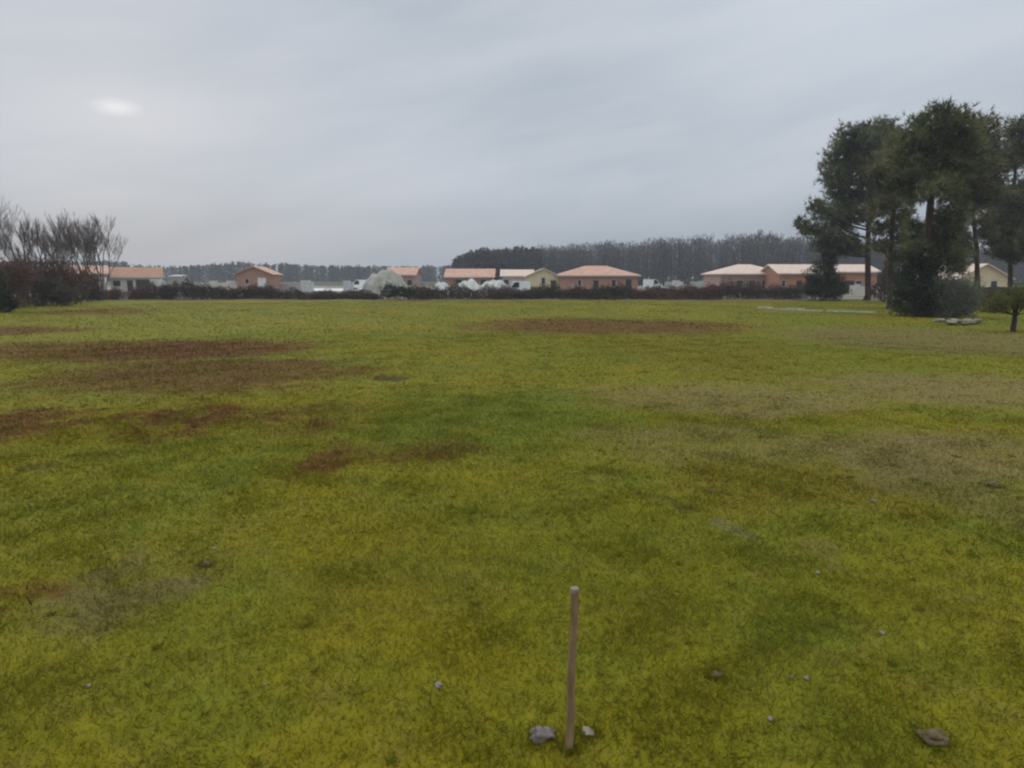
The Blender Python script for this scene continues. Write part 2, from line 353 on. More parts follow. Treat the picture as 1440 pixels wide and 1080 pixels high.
# ------------------------------------------------------------------ foreground small things
def lump(p, sx_, sy_, sz, seed, n=10, k=14, rough=.25):
    rg = np.random.default_rng(seed); ph = rg.uniform(0, 6.28, 6); V = []
    for i in range(n+1):
        el = -math.pi/2+math.pi*i/n
        for j in range(k):
            a = 2*math.pi*j/k; dx, dy, dz = math.cos(a)*math.cos(el), math.sin(a)*math.cos(el), math.sin(el)
            r = 1+rough*(math.sin(3*dx+ph[0])*math.sin(4*dy+ph[1])+.6*math.sin(5*dz+3*dx+ph[2])+.5*math.sin(7*dy+4*dz+ph[3]))
            V.append((p[0]+sx_*dx*r, p[1]+sy_*dy*r, p[2]+sz*dz*r))
    Fc = [(i*k+j, i*k+(j+1) % k, (i+1)*k+(j+1) % k, (i+1)*k+j) for i in range(n) for j in range(k)]
    return np.array(V), np.array(Fc)
g = ground(800, 1056); top = at(808, 837, g.y)
st = empty('wooden_stake', (g.x, g.y, H(g.x, g.y)), 'thin upright reddish wooden stake driven into the grass in the foreground', 'stake')
m = MB(); ht = top.z; lean = top.x-g.x; P = [(0, 0, -.12)]; rad = [.024]
for i in range(13):
    t = i/12; P.append((lean*t+.004*math.sin(9*t), .004*math.sin(7*t+1), ht*t)); rad.append(.0235-.003*math.sin(2.5*t)+.0012*math.sin(31*t))
m.tube(P, rad, 8); m.build('post', M_STAKE, st, True)
m = MB(); m.tube([(lean, .004, ht+.0005), (lean*1.01, .004, ht+.012), (lean*1.02, .004, ht+.024)], [.024, .0255, .022], 10)
m.build('weathered_top', M_STAKET, st, True)
def stone(name, u, v, w, hh, mat, seed, label, cat, group=None, rough=.25, parts=None):
    p = ground(u, v); z = H(p.x, p.y); m = MB()
    w *= .8; hh *= .72; m.add(*lump((0, 0, hh*.34), w/2, w*.42, hh*.6, seed, rough=rough))
    o = m.build(name, mat, None, True); o.location = (p.x, p.y, z); return tag(o, label, cat, group)
stone('stone', 763, 1040, .16, .085, M_STONEG, 3, 'larger pinkish grey stone on the grass left of the wooden stake', 'stone', rough=.35)
stone('stone', 826, 1036, .085, .05, M_STONEP, 4, 'small cream stone on the grass right of the wooden stake', 'stone', rough=.3)
for (u, v, w, h_, sd, lb) in ((1312, 1040, .19, .06, 5, 'brown dry earth clod low on the right foreground grass'),
                              (1396, 683, .16, .07, 6, 'dark earth clod on the tan grass near the right edge'),
                              (290, 791, .10, .05, 7, 'small dark earth clod on greyish grass left of centre'),
                              (1007, 951, .09, .04, 9, 'small dark earth clod on the grass right of the wooden stake')):
    stone('earth_clod', u, v, w, h_, M_CLOD, sd, lb, 'earth clod', 'dark earth clods in the grass', .35)
for (u, v, w, sd, lb) in ((1150, 806, .05, 21, 'white pebble farthest away, above the others on the right'),
                          (1240, 890, .05, 22, 'white pebble nearest the right edge'), (1083, 1016, .045, 23, 'white pebble closest to the camera on the right'),
                          (1112, 953, .035, 24, 'left one of two neighbouring cream pebbles'), (1134, 954, .042, 25, 'right one of two neighbouring cream pebbles'),
                          (1228, 704, .07, 26, 'pale pebble by the tan grass on the right'), (374, 964, .028, 27, 'tiny pale pebble left of the wooden stake, towards the left'),
                          (124, 967, .04, 28, 'pale pebble near the lower left corner'), (617, 965, .06, 29, 'buff pebble on a bare spot between stake and left pebbles'),
                          (300, 768, .05, 30, 'pale pebble beyond the small dark clod on the left')):
    stone('pebble', u, v, w, w*.7, M_STONEP, sd, lb, 'pebble', 'pale pebbles scattered in the grass')
# ------------------------------------------------------------------ plants
def pine(label, base, trunkpts, clumps, mat, tuft=1., dens=1., group='tall pines at the right'):
    """clumps: (x, y, z, rx, ry, rz) in metres, world; trunkpts: list of world points with radii"""
    root = empty('pine_tree', base, label, 'tree', group); b0 = Vector(base)
    m = MB(); P = [Vector(p)-b0 for p, r in trunkpts]; m.tube(P, [r for p, r in trunkpts], 9); 
    lm = m; cm = MB(); tz = [p.z for p in P]
    def on_trunk(z):
        z = min(max(z, tz[0]), tz[-1])
        for i in range(len(P)-1):
            if tz[i] <= z <= tz[i+1]:
                t = (z-tz[i])/(tz[i+1]-tz[i]+1e-6); return P[i].lerp(P[i+1], t)
        return P[-1]
    for (x, y, z, rx, ry, rz) in clumps:
        c = Vector((x, y, z))-b0; hd = math.hypot(c.x, c.y)
        s0 = on_trunk(max(c.z-.35*math.hypot(c.x-P[-1].x, c.y)-rz*.6, tz[-1]*.28)); dv_ = c-s0
        mid = s0+dv_*.5+Vector((random.uniform(-.3, .3), random.uniform(-.3, .3), -.08*dv_.length))
        r0 = min(.12, .03+.018*dv_.length)
        lm.tube([s0, s0.lerp(mid, .5)+Vector((0, 0, -.05)), mid, c], [r0, r0*.85, r0*.65, r0*.35], 5)
        nb = 7
        for k in range(nb):      # smaller boughs inside the clump
            dd = Vector(unit(1, -.3)[0]); e = c+Vector((dd.x*rx, dd.y*ry, dd.z*rz))*.8; st_ = mid.lerp(c, random.uniform(.3, 1))
            lm.tube([st_, st_.lerp(e, .5)+Vector((0, 0, -.08)), e], [r0*.3, r0*.22, r0*.1], 4, False)
        n = int(dens*185*(rx*ry*rz)**(2/3)/tuft**2)+30
        q = unit(n); rad = RNG.uniform(.3, 1.25, n)**.8; q2 = q*rad[:, None]
        lob = 1+.28*np.sin(q[:, 0]*5+x)*np.sin(q[:, 1]*5+y*2)+.2*np.sin(q[:, 2]*7+q[:, 0]*4+z)
        C = np.array(c)+q2*np.array([rx, ry, rz])*lob[:, None]
        kk = 9; Cn = np.repeat(C, kk, 0); od = np.repeat(q*np.array([.5, .5, .35])+np.array([0, 0, .35]), kk, 0)
        D = od+RNG.normal(0, .6, od.shape)
        cm.slivers(Cn, D, tuft*RNG.uniform(.22, .58, len(Cn)), tuft*RNG.uniform(.04, .085, len(Cn)))
    m.build('trunk', M_PBARK, root, True); cm.build('crown', mat, root)
    return root
def pine_px(label, ub, Y, tr, cl, mat, tuft=1., dens=1., seed=0):
    random.seed(seed); base = at(ub, 400, Y); base.z = 0
    tp = [((base.x, Y, -.1), tr[0][2]*1.25)]
    for (u, v, r) in tr:
        p = at(u, v, Y); tp.append(((p.x, Y+random.uniform(-.15, .15), p.z), r))
    s = DU(Y); C = []
    for (u, v, ru, rv) in cl:
        dy = random.uniform(-1, 1)*1.6; p = at(u, v, Y+dy); C.append((p.x, p.y, p.z, ru*s, ru*s*random.uniform(.95, 1.3), rv*s))
    return pine(label, (base.x, Y, 0), tp, C, mat, tuft, dens)
pine_px('tall pine with a bare straight trunk, leftmost of the pine group, low bough reaching left', 1220, 75,
    [(1220, 415, .33), (1221, 360, .28), (1222, 310, .25), (1226, 250, .18), (1232, 195, .07)],
    [(1223, 190, 24, 16), (1243, 181, 16, 13), (1197, 195, 20, 15), (1181, 221, 19, 19), (1171, 243, 14, 18), (1177, 268, 16, 15), (1199, 279, 24, 14), (1212, 215, 26, 22),
     (1230, 230, 30, 24), (1206, 245, 28, 22), (1238, 270, 24, 18), (1184, 296, 22, 9), (1149, 291, 12, 9), (1128, 315, 9, 7), (1144, 324, 16, 7), (1168, 334, 20, 9), (1195, 338, 15, 8), (1163, 305, 14, 8), (1180, 318, 18, 8), (1205, 305, 18, 10), (1234, 296, 16, 10), (1160, 346, 16, 7), (1180, 354, 18, 7), (1206, 352, 14, 6), (1240, 200, 20, 18)],
    M_NEED, 1.25, 1., 1)
pine_px('slender pine with reddish trunk, second from left in the pine group', 1252, 54,
    [(1252, 430, .22), (1253, 370, .19), (1254, 310, .16), (1260, 250, .12), (1264, 205, .05)],
    [(1262, 205, 17, 14), (1268, 230, 22, 18), (1256, 262, 24, 16), (1248, 292, 22, 13), (1272, 272, 20, 15), (1262, 315, 14, 10), (1238, 322, 14, 9), (1268, 336, 14, 9), (1240, 346, 13, 8), (1262, 360, 13, 9), (1272, 302, 10, 8), (1244, 240, 20, 18)], M_NEED2, 1., 1., 2)
pine_px('biggest pine with the highest broad crown, middle of the pine group', 1302, 44,
    [(1302, 440, .30), (1304, 370, .27), (1306, 310, .23), (1313, 240, .17), (1325, 170, .06)],
    [(1327, 156, 11, 9), (1305, 170, 22, 14), (1346, 170, 20, 15), (1290, 190, 24, 18), (1325, 192, 30, 20), (1358, 192, 20, 16), (1280, 225, 24, 20), (1312, 232, 32, 22),
     (1346, 228, 28, 22), (1282, 262, 24, 15), (1316, 266, 30, 15), (1340, 300, 20, 18), (1322, 320, 18, 20), (1296, 338, 20, 18), (1330, 350, 24, 18), (1312, 370, 20, 16), (1283, 318, 12, 9), (1282, 350, 14, 12), (1336, 330, 16, 16), (1348, 360, 12, 12), (1300, 250, 30, 20), (1334, 210, 30, 20)],
    M_NEED, .85, 1., 3)
pine_px('pine with two thin leaning stems behind the grey shrub, right of the biggest pine', 1374, 58,
    [(1374, 410, .20), (1372, 350, .18), (1367, 290, .15), (1374, 230, .10), (1386, 180, .05)],
    [(1386, 178, 16, 13), (1390, 204, 16, 15), (1374, 212, 24, 18), (1392, 235, 22, 16), (1370, 250, 26, 16), (1350, 272, 20, 14), (1394, 258, 14, 9), (1358, 300, 14, 10), (1346, 330, 13, 10), (1385, 310, 10, 7), (1350, 352, 12, 10), (1384, 275, 22, 14), (1372, 232, 26, 20), (1340, 312, 16, 15), (1366, 285, 18, 12), (1378, 255, 18, 14), (1346, 375, 12, 12), (1384, 330, 10, 6), (1350, 340, 15, 10)], M_NEED2, 1., 1., 4)
pine_px('rightmost pine of the group, cut by the right edge of the view', 1421, 66,
    [(1421, 405, .22), (1422, 350, .2), (1424, 290, .16), (1430, 230, .12), (1438, 180, .05)],
    [(1432, 188, 18, 16), (1445, 178, 22, 14), (1440, 218, 24, 18), (1462, 210, 26, 24), (1420, 278, 24, 15), (1450, 270, 30, 20), (1405, 302, 20, 12), (1438, 308, 26, 14),
     (1394, 325, 14, 10), (1424, 335, 20, 13), (1410, 352, 18, 9), (1455, 340, 24, 18), (1480, 260, 26, 26), (1410, 318, 22, 13), (1438, 345, 22, 13), (1412, 222, 15, 15), (1412, 284, 18, 12), (1396, 270, 16, 12), (1404, 340, 16, 8), (1428, 362, 18, 8), (1440, 290, 26, 16), (1400, 285, 14, 9)], M_NEED, 1.1, 1., 5)
def bush(name, label, base, lobes, mat, leaf, nper, cat='shrub', group=None, twig=None, stem=True, shape='leaf', up=.25, stem_mat=None):
    """lobes relative to base: (x,y,z,rx,ry,rz)"""
    root = empty(name, base, label, cat, group); cm = MB(); sm = MB()
    for (x, y, z, rx, ry, rz) in lobes:
        n = int(nper*(rx*ry*rz)**(2/3)/leaf**2*55)+20
        q = unit(n); rad = RNG.uniform(.25, 1.05, n)**.6
        lob = 1+.3*np.sin(q[:, 0]*4+x*3)*np.sin(q[:, 1]*4+y*2)+.22*np.sin(q[:, 2]*6+q[:, 0]*5+z*4)
        C = np.array([x, y, z])+q*rad[:, None]*np.array([rx, ry, rz])*lob[:, None]; C[:, 2] = np.maximum(C[:, 2], .01)
        D = q*.7+RNG.normal(0, .6, (n, 3))+np.array([0, 0, up])
        (cm.leaves if shape == 'leaf' else cm.slivers)(C, D, leaf*RNG.uniform(.6, 1.4, n), leaf*RNG.uniform(.35, .6, n)*(1 if shape == 'leaf' else .35))
        if twig:
            k = int(nper*rx*6)+6; t = np.stack([x+RNG.uniform(-1, 1, k)*rx, y+RNG.uniform(-1, 1, k)*ry, np.full(k, max(z, .05))], 1)
            D = np.stack([RNG.normal(0, .35, k), RNG.normal(0, .35, k), np.ones(k)], 1); cm.slivers(t, D, rz*RNG.uniform(.9, 1.6, k), twig)
        for k in range(3 if stem else 0):
            a = random.uniform(0, 6.28); b0 = Vector((0, 0, -.1))
            sm.tube([b0, b0.lerp(Vector((x, y, z)), .6)+Vector((.1*math.cos(a), .1*math.sin(a), 0)), Vector((x+rx*.4*math.cos(a), y+ry*.4*math.sin(a), z+rz*.3))], [.04, .03, .012], 5)
    if stem: sm.build('stems', stem_mat or M_GBARK, root)
    cm.build('foliage', mat, root); return root
def bush_px(name, label, Y, lobes, mat, leaf, nper, **k):
    s = DU(Y); us = [l[0] for l in lobes]; b = at(sum(us)/len(us), 400, Y); L2 = []
    for (u, v, ru, rv) in lobes:
        p = at(u, v, Y); L2.append((p.x-b.x, random.uniform(-.4, .4)*ru*s, p.z, ru*s, ru*s, rv*s))
    return bush(name, label, (b.x, Y, 0), L2, mat, leaf, nper, **k)
bush_px('evergreen_shrub', 'tall dark ivy-like evergreen mass at the foot of the biggest pine', 43,
    [(1275, 425, 20, 24), (1300, 418, 26, 32), (1318, 430, 16, 18), (1290, 385, 22, 24), (1312, 390, 16, 22), (1300, 360, 18, 18), (1268, 400, 12, 22)], M_IVY, .13, 1.1)
bush_px('grey_shrub', 'rounded grey-green shrub right of the dark evergreen mass', 42,
    [(1328, 420, 18, 24), (1348, 412, 22, 22), (1362, 426, 14, 20), (1340, 434, 22, 14), (1334, 402, 14, 12)], M_GREYLEAF, .12, 1.0)
bush_px('evergreen_shrub', 'lone dark conical evergreen in front of the orange house, left of the pines', 76,
    [(1160, 408, 26, 13), (1142, 403, 13, 16), (1175, 404, 14, 16), (1158, 385, 20, 18), (1164, 365, 11, 16), (1172, 345, 7, 12)], M_IVY, .2, 1.1)
bush_px('brown_shrub', 'brown wintry shrub behind the pine trunks, left of the grey shrub', 70, [(1232, 410, 11, 11), (1243, 396, 10, 18), (1256, 404, 12, 18), (1250, 376, 9, 14)], M_BRN, .2, .8, twig=.03)
bush_px('brown_shrub', 'brown wintry shrub in shade between the leaning pine and right edge', 62, [(1372, 418, 14, 12), (1390, 424, 16, 10), (1405, 420, 12, 10)], M_DKB, .18, .9, twig=.03)
# small umbrella-shaped tree at the far right
Yt = 32; s = DU(Yt); b = ground(1424, 467)
root = empty('small_tree', (b.x, b.y, 0), 'small low spreading yellow-green tree with dark trunk at the right edge', 'tree')
m = MB(); cm = MB()
m.tube([(0, 0, -.1), (.02, 0, .5), (.03, .02, .95), (-.02, 0, 1.3)], [.13, .11, .095, .06], 8)
for (u, v, ru, rv) in ((1396, 424, 16, 10), (1412, 416, 16, 10), (1430, 410, 18, 10), (1448, 414, 18, 11), (1406, 434, 16, 6), (1438, 428, 22, 8), (1462, 424, 16, 10), (1420, 424, 18, 8)):
    p = at(u, v, b.y)-Vector((b.x, b.y, 0)); p.y = random.uniform(-.5, .5); rx, rz = ru*s, rv*s
    m.tube([(.02, 0, .8), (p.x*.5, p.y*.5, .75+p.z*.12), tuple(p)], [.05, .035, .015], 5)
    n = 900; q = unit(n); rad = RNG.uniform(.2, 1.05, n)**.6
    C = np.array(p)+q*rad[:, None]*np.array([rx, rx, rz])*(1+.3*np.sin(q[:, :1]*5+u))
    cm.leaves(C, q*.6+RNG.normal(0, .6, (n, 3)), RNG.uniform(.06, .14, n), RNG.uniform(.03, .06, n))
m.build('trunk', M_PBARK, root, True); cm.build('crown', M_YEL, root)
# pale stone heap and pale edging under the pines
p = ground(1349, 456); rt = empty('stone_heap', (p.x, p.y, 0), 'low pale heap of flat stones in front of the grey-green shrub', 'stone heap'); random.seed(3)
for i in range(9):
    m = MB(); m.add(*lump((random.uniform(-1.0, 1.0), random.uniform(-.25, .25), .10+.10*(i % 2)), .28, .2, .11, 40+i)); m.build('stone', M_STONEP, rt, True)
a, c = ground(1063, 434), ground(1241, 441)
rt = empty('concrete_edging', (a.x, a.y, 0), 'long low pale concrete edging lying across the grass before the pines', 'kerb')
dv_ = c-a; Ld = dv_.length; ang = math.atan2(dv_.y, dv_.x); rt.rotation_euler.z = ang; x = 0; random.seed(8); i = 0
while x < Ld-.3:
    w = random.uniform(1.2, 2.0); w = min(w, Ld-x); hh = .13+random.uniform(-.06, .04)
    m = MB(); y0 = .35*(x/Ld-.5)**2*4+.06*math.sin(x*.9)
    m.hexa([(x, y0-.16, -.05), (x+w-.05, y0-.16, -.05), (x+w-.05, y0+.16, -.05), (x, y0+.16, -.05), (x+.01, y0-.13, hh), (x+w-.06, y0-.13, hh-.01), (x+w-.06, y0+.13, hh-.01), (x+.01, y0+.13, hh)])
    m.build('block', M_CONC, rt); x += w*random.choice((1, 1, 1, 1.25))
# ------------------------------------------------------------------ hedge along the far edge of the field
def hedge(label, pts, mat, Y=HEDGE_Y, leaf=.17, group='bramble hedges along the far edge of the field', nper=.9, twig=.035):
    s = DU(Y); us = []; u = pts[0][0]; lob = []
    while u < pts[-1][0]:
        v = np.interp(u, [p[0] for p in pts], [p[1] for p in pts]); hh = max(.35, CAMZ+(391-v)*s)*random.choice((.7, .85, .95, 1.05, 1.2))*random.uniform(.92, 1.08)
        x = at(u, 400, Y).x; lob.append((x, random.uniform(-.8, .8), hh*.5, random.uniform(.7, 1.2), .8, hh*.55)); u += random.uniform(7, 12)
    bx = sum(l[0] for l in lob)/len(lob)
    return bush('bramble_hedge', label, (bx, Y, 0), [(l[0]-bx, *l[1:]) for l in lob], mat, leaf, nper, 'hedge', group, twig=twig, shape='leaf', stem=False)
random.seed(21)
hedge('reddish dark hedge section at the left end, beside the thicket', [(128, 408), (160, 407), (200, 404), (232, 402)], M_RED)
hedge('tall brown hedge section in front of the long pale block wall', [(232, 401), (262, 398), (300, 402), (330, 404)], M_DKB)
hedge('low dark hedge section in front of the small brick gable house', [(330, 405), (380, 405), (430, 408)], M_DKB)
hedge('lowest greenish hedge section in front of the pale earth mound', [(430, 411), (480, 411), (538, 410)], M_BRN)
hedge('brown hedge section in front of the white gravel heaps', [(585, 406), (640, 402), (700, 404), (740, 406)], M_BRN)
hedge('dark hedge section in front of the cream and brick houses', [(740, 405), (800, 404), (860, 403), (900, 403)], M_DKB)
hedge('brown hedge section before the open ground between the house groups', [(900, 404), (950, 404), (1010, 401)], M_RED)
hedge('brown hedge section in front of the long low tan-roofed house', [(1010, 400), (1060, 402), (1136, 402)], M_BRN)
bush_px('dark_bush', 'near-black rounded bush beside the pale earth mound', 79, [(548, 410, 12, 10), (563, 411, 14, 8), (578, 413, 10, 7)], M_IVY, .2, 1.1)
# ------------------------------------------------------------------ thicket on the left
random.seed(5)
GT = 'thicket shrubs at the left edge'
bush_px('thicket_shrub', 'dark green dense shrub nearest the camera at the left edge', 50, [(-34, 412, 30, 28), (-6, 415, 16, 25), (-14, 395, 16, 18), (8, 430, 10, 10)], M_IVY, .16, 1., group=GT)
bush_px('thicket_shrub', 'russet bramble clump right of the nearest dark shrub', 56, [(24, 414, 18, 26), (34, 388, 16, 20), (14, 385, 18, 20), (4, 400, 16, 22)], M_RED, .17, .9, group=GT, twig=.03)
bush_px('thicket_shrub', 'wide dark low shrub in the middle of the left thicket', 60, [(52, 416, 18, 16), (74, 414, 20, 16), (95, 416, 16, 12), (60, 398, 16, 10)], M_DKB, .17, 1., group=GT, twig=.03)
bush_px('thicket_shrub', 'tall reddish brown bramble behind the wide dark shrub', 66, [(58, 392, 18, 18), (82, 390, 18, 18), (102, 392, 14, 18), (40, 378, 16, 16), (118, 396, 12, 16), (72, 378, 14, 14)], M_RED, .19, .75, group=GT, twig=.035)
bush_px('thicket_shrub', 'small dark shrub at the right end of the left thicket', 71, [(112, 414, 12, 9), (130, 413, 12, 10), (132, 398, 6, 13)], M_DKB, .18, 1., group=GT, twig=.03)
def bare_tree(label, base, h, spread, seed, stems=2, group='bare trees in the left thicket', r0=.11, tw=.017, name='bare_tree'):
    rg = random.Random(seed); root = empty(name, base, label, 'tree', group); m = MB(); P0, D0, Ln = [], [], []
    def grow(p, d, ln, r, lev):
        q = p+d*ln*.5+Vector((rg.uniform(-.06, .06)*ln, rg.uniform(-.06, .06)*ln, 0)); e = q+(d+Vector((rg.uniform(-.15, .15), rg.uniform(-.15, .15), .1))).normalized()*ln*.5
        m.tube([p, q, e], [r, r*.85, r*.65], 6 if lev < 2 else 4, lev == 0)
        if lev >= 3:
            for k in range(17):
                t = rg.uniform(.1, 1); s0 = p.lerp(e, t); dd = (d+Vector((rg.uniform(-.8, .8), rg.uniform(-.8, .8), rg.uniform(-.1, .8)))).normalized()
                P0.append(s0); D0.append(dd); Ln.append(rg.uniform(.3, .9))
            return
        nb = (3, 4, 4)[lev]
        for k in range(nb):
            t = rg.uniform(.45, 1) if k else 1; s0 = p.lerp(e, t) if k else e
            w = spread*(.35 if k == 0 else 1); a = rg.uniform(0, 6.28)
            dd = (d+Vector((math.cos(a)*w, math.sin(a)*w, rg.uniform(.0, .35)))).normalized()
            grow(s0, dd, ln*rg.uniform(.55, .8), r*(.68 if k == 0 else .5), lev+1)
    for k in range(stems):
        a = rg.uniform(0, 6.28); w = .05+.16*(stems > 1)
        grow(Vector((.15*math.cos(a), .15*math.sin(a), -.05)), Vector((w*math.cos(a), w*math.sin(a), 1)).normalized(), h*.40, r0*rg.uniform(.8, 1.1), 0)
    t = MB(); t.slivers(np.array([tuple(p) for p in P0]), np.array([tuple(p) for p in D0]), np.array(Ln), tw)
    m.build('trunk', M_GBARK, root, True); t.build('crown', M_TWIG, root); return root
BT = [(-14, 58, 290, 'bare tree cut by the left edge, tallest of the thicket'), (6, 62, 302, 'dark bare tree second from the left edge'), (30, 66, 304, 'bare tree with a dense upright top, third from the left edge'),
      (50, 64, 318, 'dark straight-stemmed bare tree, fourth from the left edge'), (68, 72, 326, 'short bare tree in the middle of the thicket, fifth from the left edge'), (84, 68, 320, 'bare forked tree, sixth from the left edge'),
      (102, 74, 318, 'thin bare tree fourth from the right end of the thicket'), (116, 70, 312, 'bare tree third from the right end of the thicket'), (132, 76, 314, 'bare tree second from the right end of the thicket'), (138, 78, 322, 'bare tree with fanned twigs at the right end of the thicket')]
for i, (u, Y, v, lb) in enumerate(BT):
    p = at(u, v, Y); bare_tree(lb, (p.x, Y, 0), p.z*1.12, .40+.05*(i % 3), 140+i, 2 if i % 2 else 3, r0=.075)
# ------------------------------------------------------------------ houses of the new estate
M_BRICK = mat_brick('orange_brick', (.41, .205, .145), (.36, .175, .12), (.42, .33, .27))
M_BRICKP = mat_brick('pink_brick', (.41, .26, .22), (.36, .22, .185), (.42, .34, .30))
M_BRICKO = mat_brick('bright_orange_brick', (.47, .205, .13), (.42, .175, .105), (.42, .30, .22))
M_CREAM = mat_rough('cream_render', (.60, .50, .30), (.66, .56, .35), .8, .9, .1)
M_PALE = mat_rough('pale_render', (.52, .47, .40), (.62, .57, .50), .8, .9, .1)
M_GREYB = mat_brick('grey_block', (.42, .41, .38), (.36, .35, .33), (.46, .44, .40))
M_TILE = mat_tile('salmon_tile', (.52, .28, .19), (.62, .38, .28)); M_TILEP = mat_tile('pale_tile', (.64, .47, .36), (.72, .56, .44)); M_TILET = mat_tile('tan_tile', (.50, .34, .22), (.60, .43, .29))
M_TILEB = mat_tile('brown_tile', (.36, .19, .12), (.44, .25, .16))
M_FASC = mat_plain('fascia_board', (.62, .55, .47)); M_VOID = mat_plain('dark_opening', (.03, .028, .028), .3); M_FRAME = mat_plain('window_frame_white', (.72, .71, .69)); M_FRAMEB = mat_plain('window_frame_brown', (.2, .11, .07))
M_WPAN = mat_plain('white_panel', (.8, .79, .8))
GH = 'new houses beyond the hedge'
def house(name, label, u0, u1, Y, ev, rv, kind, wall, roof, ops=(), dep=9., rz=0., ov=.5, chim=None, posts=(), hipf=.5, group=GH, fasc=True):
    """ops: (u, width, z0, z1, what). kind hip / gable (ridge along x) / front (gable to the viewer)"""
    a, b = at(u0, ev, Y), at(u1, ev, Y); w = (b.x-a.x)/2-(ov if kind != 'front' else ov*.7); cx = (a.x+b.x)/2; he = at((u0+u1)/2, ev, Y).z
    hr = at((u0+u1)/2, rv, Y+(dep/2 if kind != 'front' else 0)).z; hr = max(hr, he+.5); y0, y1 = 0, dep; T = .2
    root = empty(name, (cx, Y, 0), label, 'house', group, rz)
    m = MB(); ops = sorted([((at(o[0], 400, Y).x-cx), *o[1:]) for o in ops]); x = -w
    for (ox, ow, z0, z1, what) in ops:
        l, r = max(ox-ow/2, x+.02), min(ox+ow/2, w-.05); m.box(x, l, y0, y0+T, -.1, he)
        if z0 > .05: m.box(l, r, y0, y0+T, -.1, z0)
        if z1 < he-.05: m.box(l, r, y0, y0+T, z1, he)
        x = r
    m.box(x, w, y0, y0+T, -.1, he); m.box(-w, w, y1-T, y1, -.1, he); m.box(-w, -w+T, y0+T, y1-T, -.1, he); m.box(w-T, w, y0+T, y1-T, -.1, he)
    if kind == 'gable':
        for xx in (-w, w-T):
            m.add([(xx, y0, he), (xx, y1, he), (xx, dep/2, hr-.05), (xx+T, y0, he), (xx+T, y1, he), (xx+T, dep/2, hr-.05)], [(0, 1, 2), (5, 4, 3)]); 
    if kind == 'front':
        for yy in (y0, y1-T):
            m.add([(-w, yy, he), (w, yy, he), (0, yy, hr-.05), (-w, yy+T, he), (w, yy+T, he), (0, yy+T, hr-.05)], [(0, 1, 2), (5, 4, 3)])
    m.build('wall', wall, root)
    rm = MB(); th = .16; x0, x1, q0, q1 = -w-ov, w+ov, y0-ov, y1+ov; sl = (hr-he)/(dep/2 if kind != 'front' else w)
    if kind == 'front':
        ez = he-sl*ov
        for sgn in (-1, 1):
            xe = sgn*(w+ov); V = [(xe, q0, ez), (xe, q1, ez), (0, q1, hr), (0, q0, hr)]; rm.hexa(V+[(p[0], p[1], p[2]+th) for p in V])
    elif kind == 'gable':
        ez = he-sl*ov
        for ye, yr in ((q0, dep/2), (q1, dep/2)):
            V = [(x0, ye, ez), (x1, ye, ez), (x1, yr, hr), (x0, yr, hr)]; rm.hexa(V+[(p[0], p[1], p[2]+th) for p in V])
    else:
        ez = he; hx = min(dep*hipf, w*.8); r0, r1 = (-w+hx, dep/2), (w-hx, dep/2)
        E = [(x0, q0, ez), (x1, q0, ez), (x1, q1, ez), (x0, q1, ez)]; Et = [(p[0], p[1], ez+th) for p in E]; Rg = [(*r0, hr+th), (*r1, hr+th)]
        V = E+Et+Rg
        rm.add(V, [(0, 3, 2, 1), (0, 1, 5, 4), (1, 2, 6, 5), (2, 3, 7, 6), (3, 0, 4, 7), (4, 5, 9, 8), (6, 7, 8, 9)]); rm.add(V, [(5, 6, 9), (7, 4, 8)])
    ro = rm.build('roof', roof, root)
    if chim:
        c = MB(); X = at(chim, 400, Y).x-cx; c.box(X-.3, X+.3, dep*.45, dep*.45+.6, hr-1.0, hr+.75); c.box(X-.36, X+.36, dep*.45-.06, dep*.45+.66, hr+.752, hr+.86); c.build('chimney', wall, ro)
    if fasc and kind != 'front':
        c = MB(); c.box(x0+.02, x1-.02, q0-.045, q0-.003, ez-.06, ez+th*.8); c.build('fascia', M_FASC, root)
    for (ox, ow, z0, z1, what) in ops:
        l, r = ox-ow/2, ox+ow/2; f = MB(); t = .07; fm = M_FRAME if 'white' in what or what == 'window' else M_FRAMEB
        f.box(l+.003, l+t, .05, .13, z0+.003, z1-.003); f.box(r-t, r-.003, .05, .13, z0+.003, z1-.003); f.box(l+t, r-t, .05, .13, z1-t, z1-.003)
        if z0 > .05: f.box(l+t, r-t, .05, .13, z0+.003, z0+t)
        fo = f.build('door' if 'door' in what else 'garage_opening' if 'gar' in what else 'window', fm, root); p = MB(); p.box(l+t, r-t, .08, .10, z0+.01, z1-t)
        p.build('panel' if 'white' in what else 'pane', M_WPAN if 'white' in what else M_VOID, fo)
    for (u, z) in posts:
        X = at(u, 400, Y).x-cx; c = MB(); c.box(X-.14, X+.14, -1.2, -.92, 0, z); c.build('porch_post', M_FRAME, root)
    return root
house('bungalow', 'long low pink-roofed house partly hidden behind the bare trees on the left', 52, 146, 118, 384, 374, 'gable', M_BRICKP, M_TILE, [(80, 1.2, .9, 2.2, 'window'), (100, 1, 0, 2.2, 'door'), (122, 1.4, .9, 2.2, 'window')], rz=R(33), posts=[(132, 2.6), (137, 2.6), (142, 2.6)])
house('bungalow', 'brown-roofed house with pale ground floor just right of the bare trees', 156, 226, 128, 389, 377, 'gable', M_PALE, M_TILEB, [(168, 1.4, .9, 2.1, 'window'), (184, 1, 0, 2.1, 'door'), (200, 2.4, .1, 2.2, 'garage'), (214, 1.2, .9, 2.1, 'window')], rz=R(29))
house('gable_house', 'small orange brick gable house with white opening, standing alone', 331, 382, 125, 385, 375, 'front', M_BRICK, M_TILE, [(368, 1.5, .6, 2.6, 'window white'), (348, .8, 1.4, 2.4, 'window')], dep=11, rz=R(10))
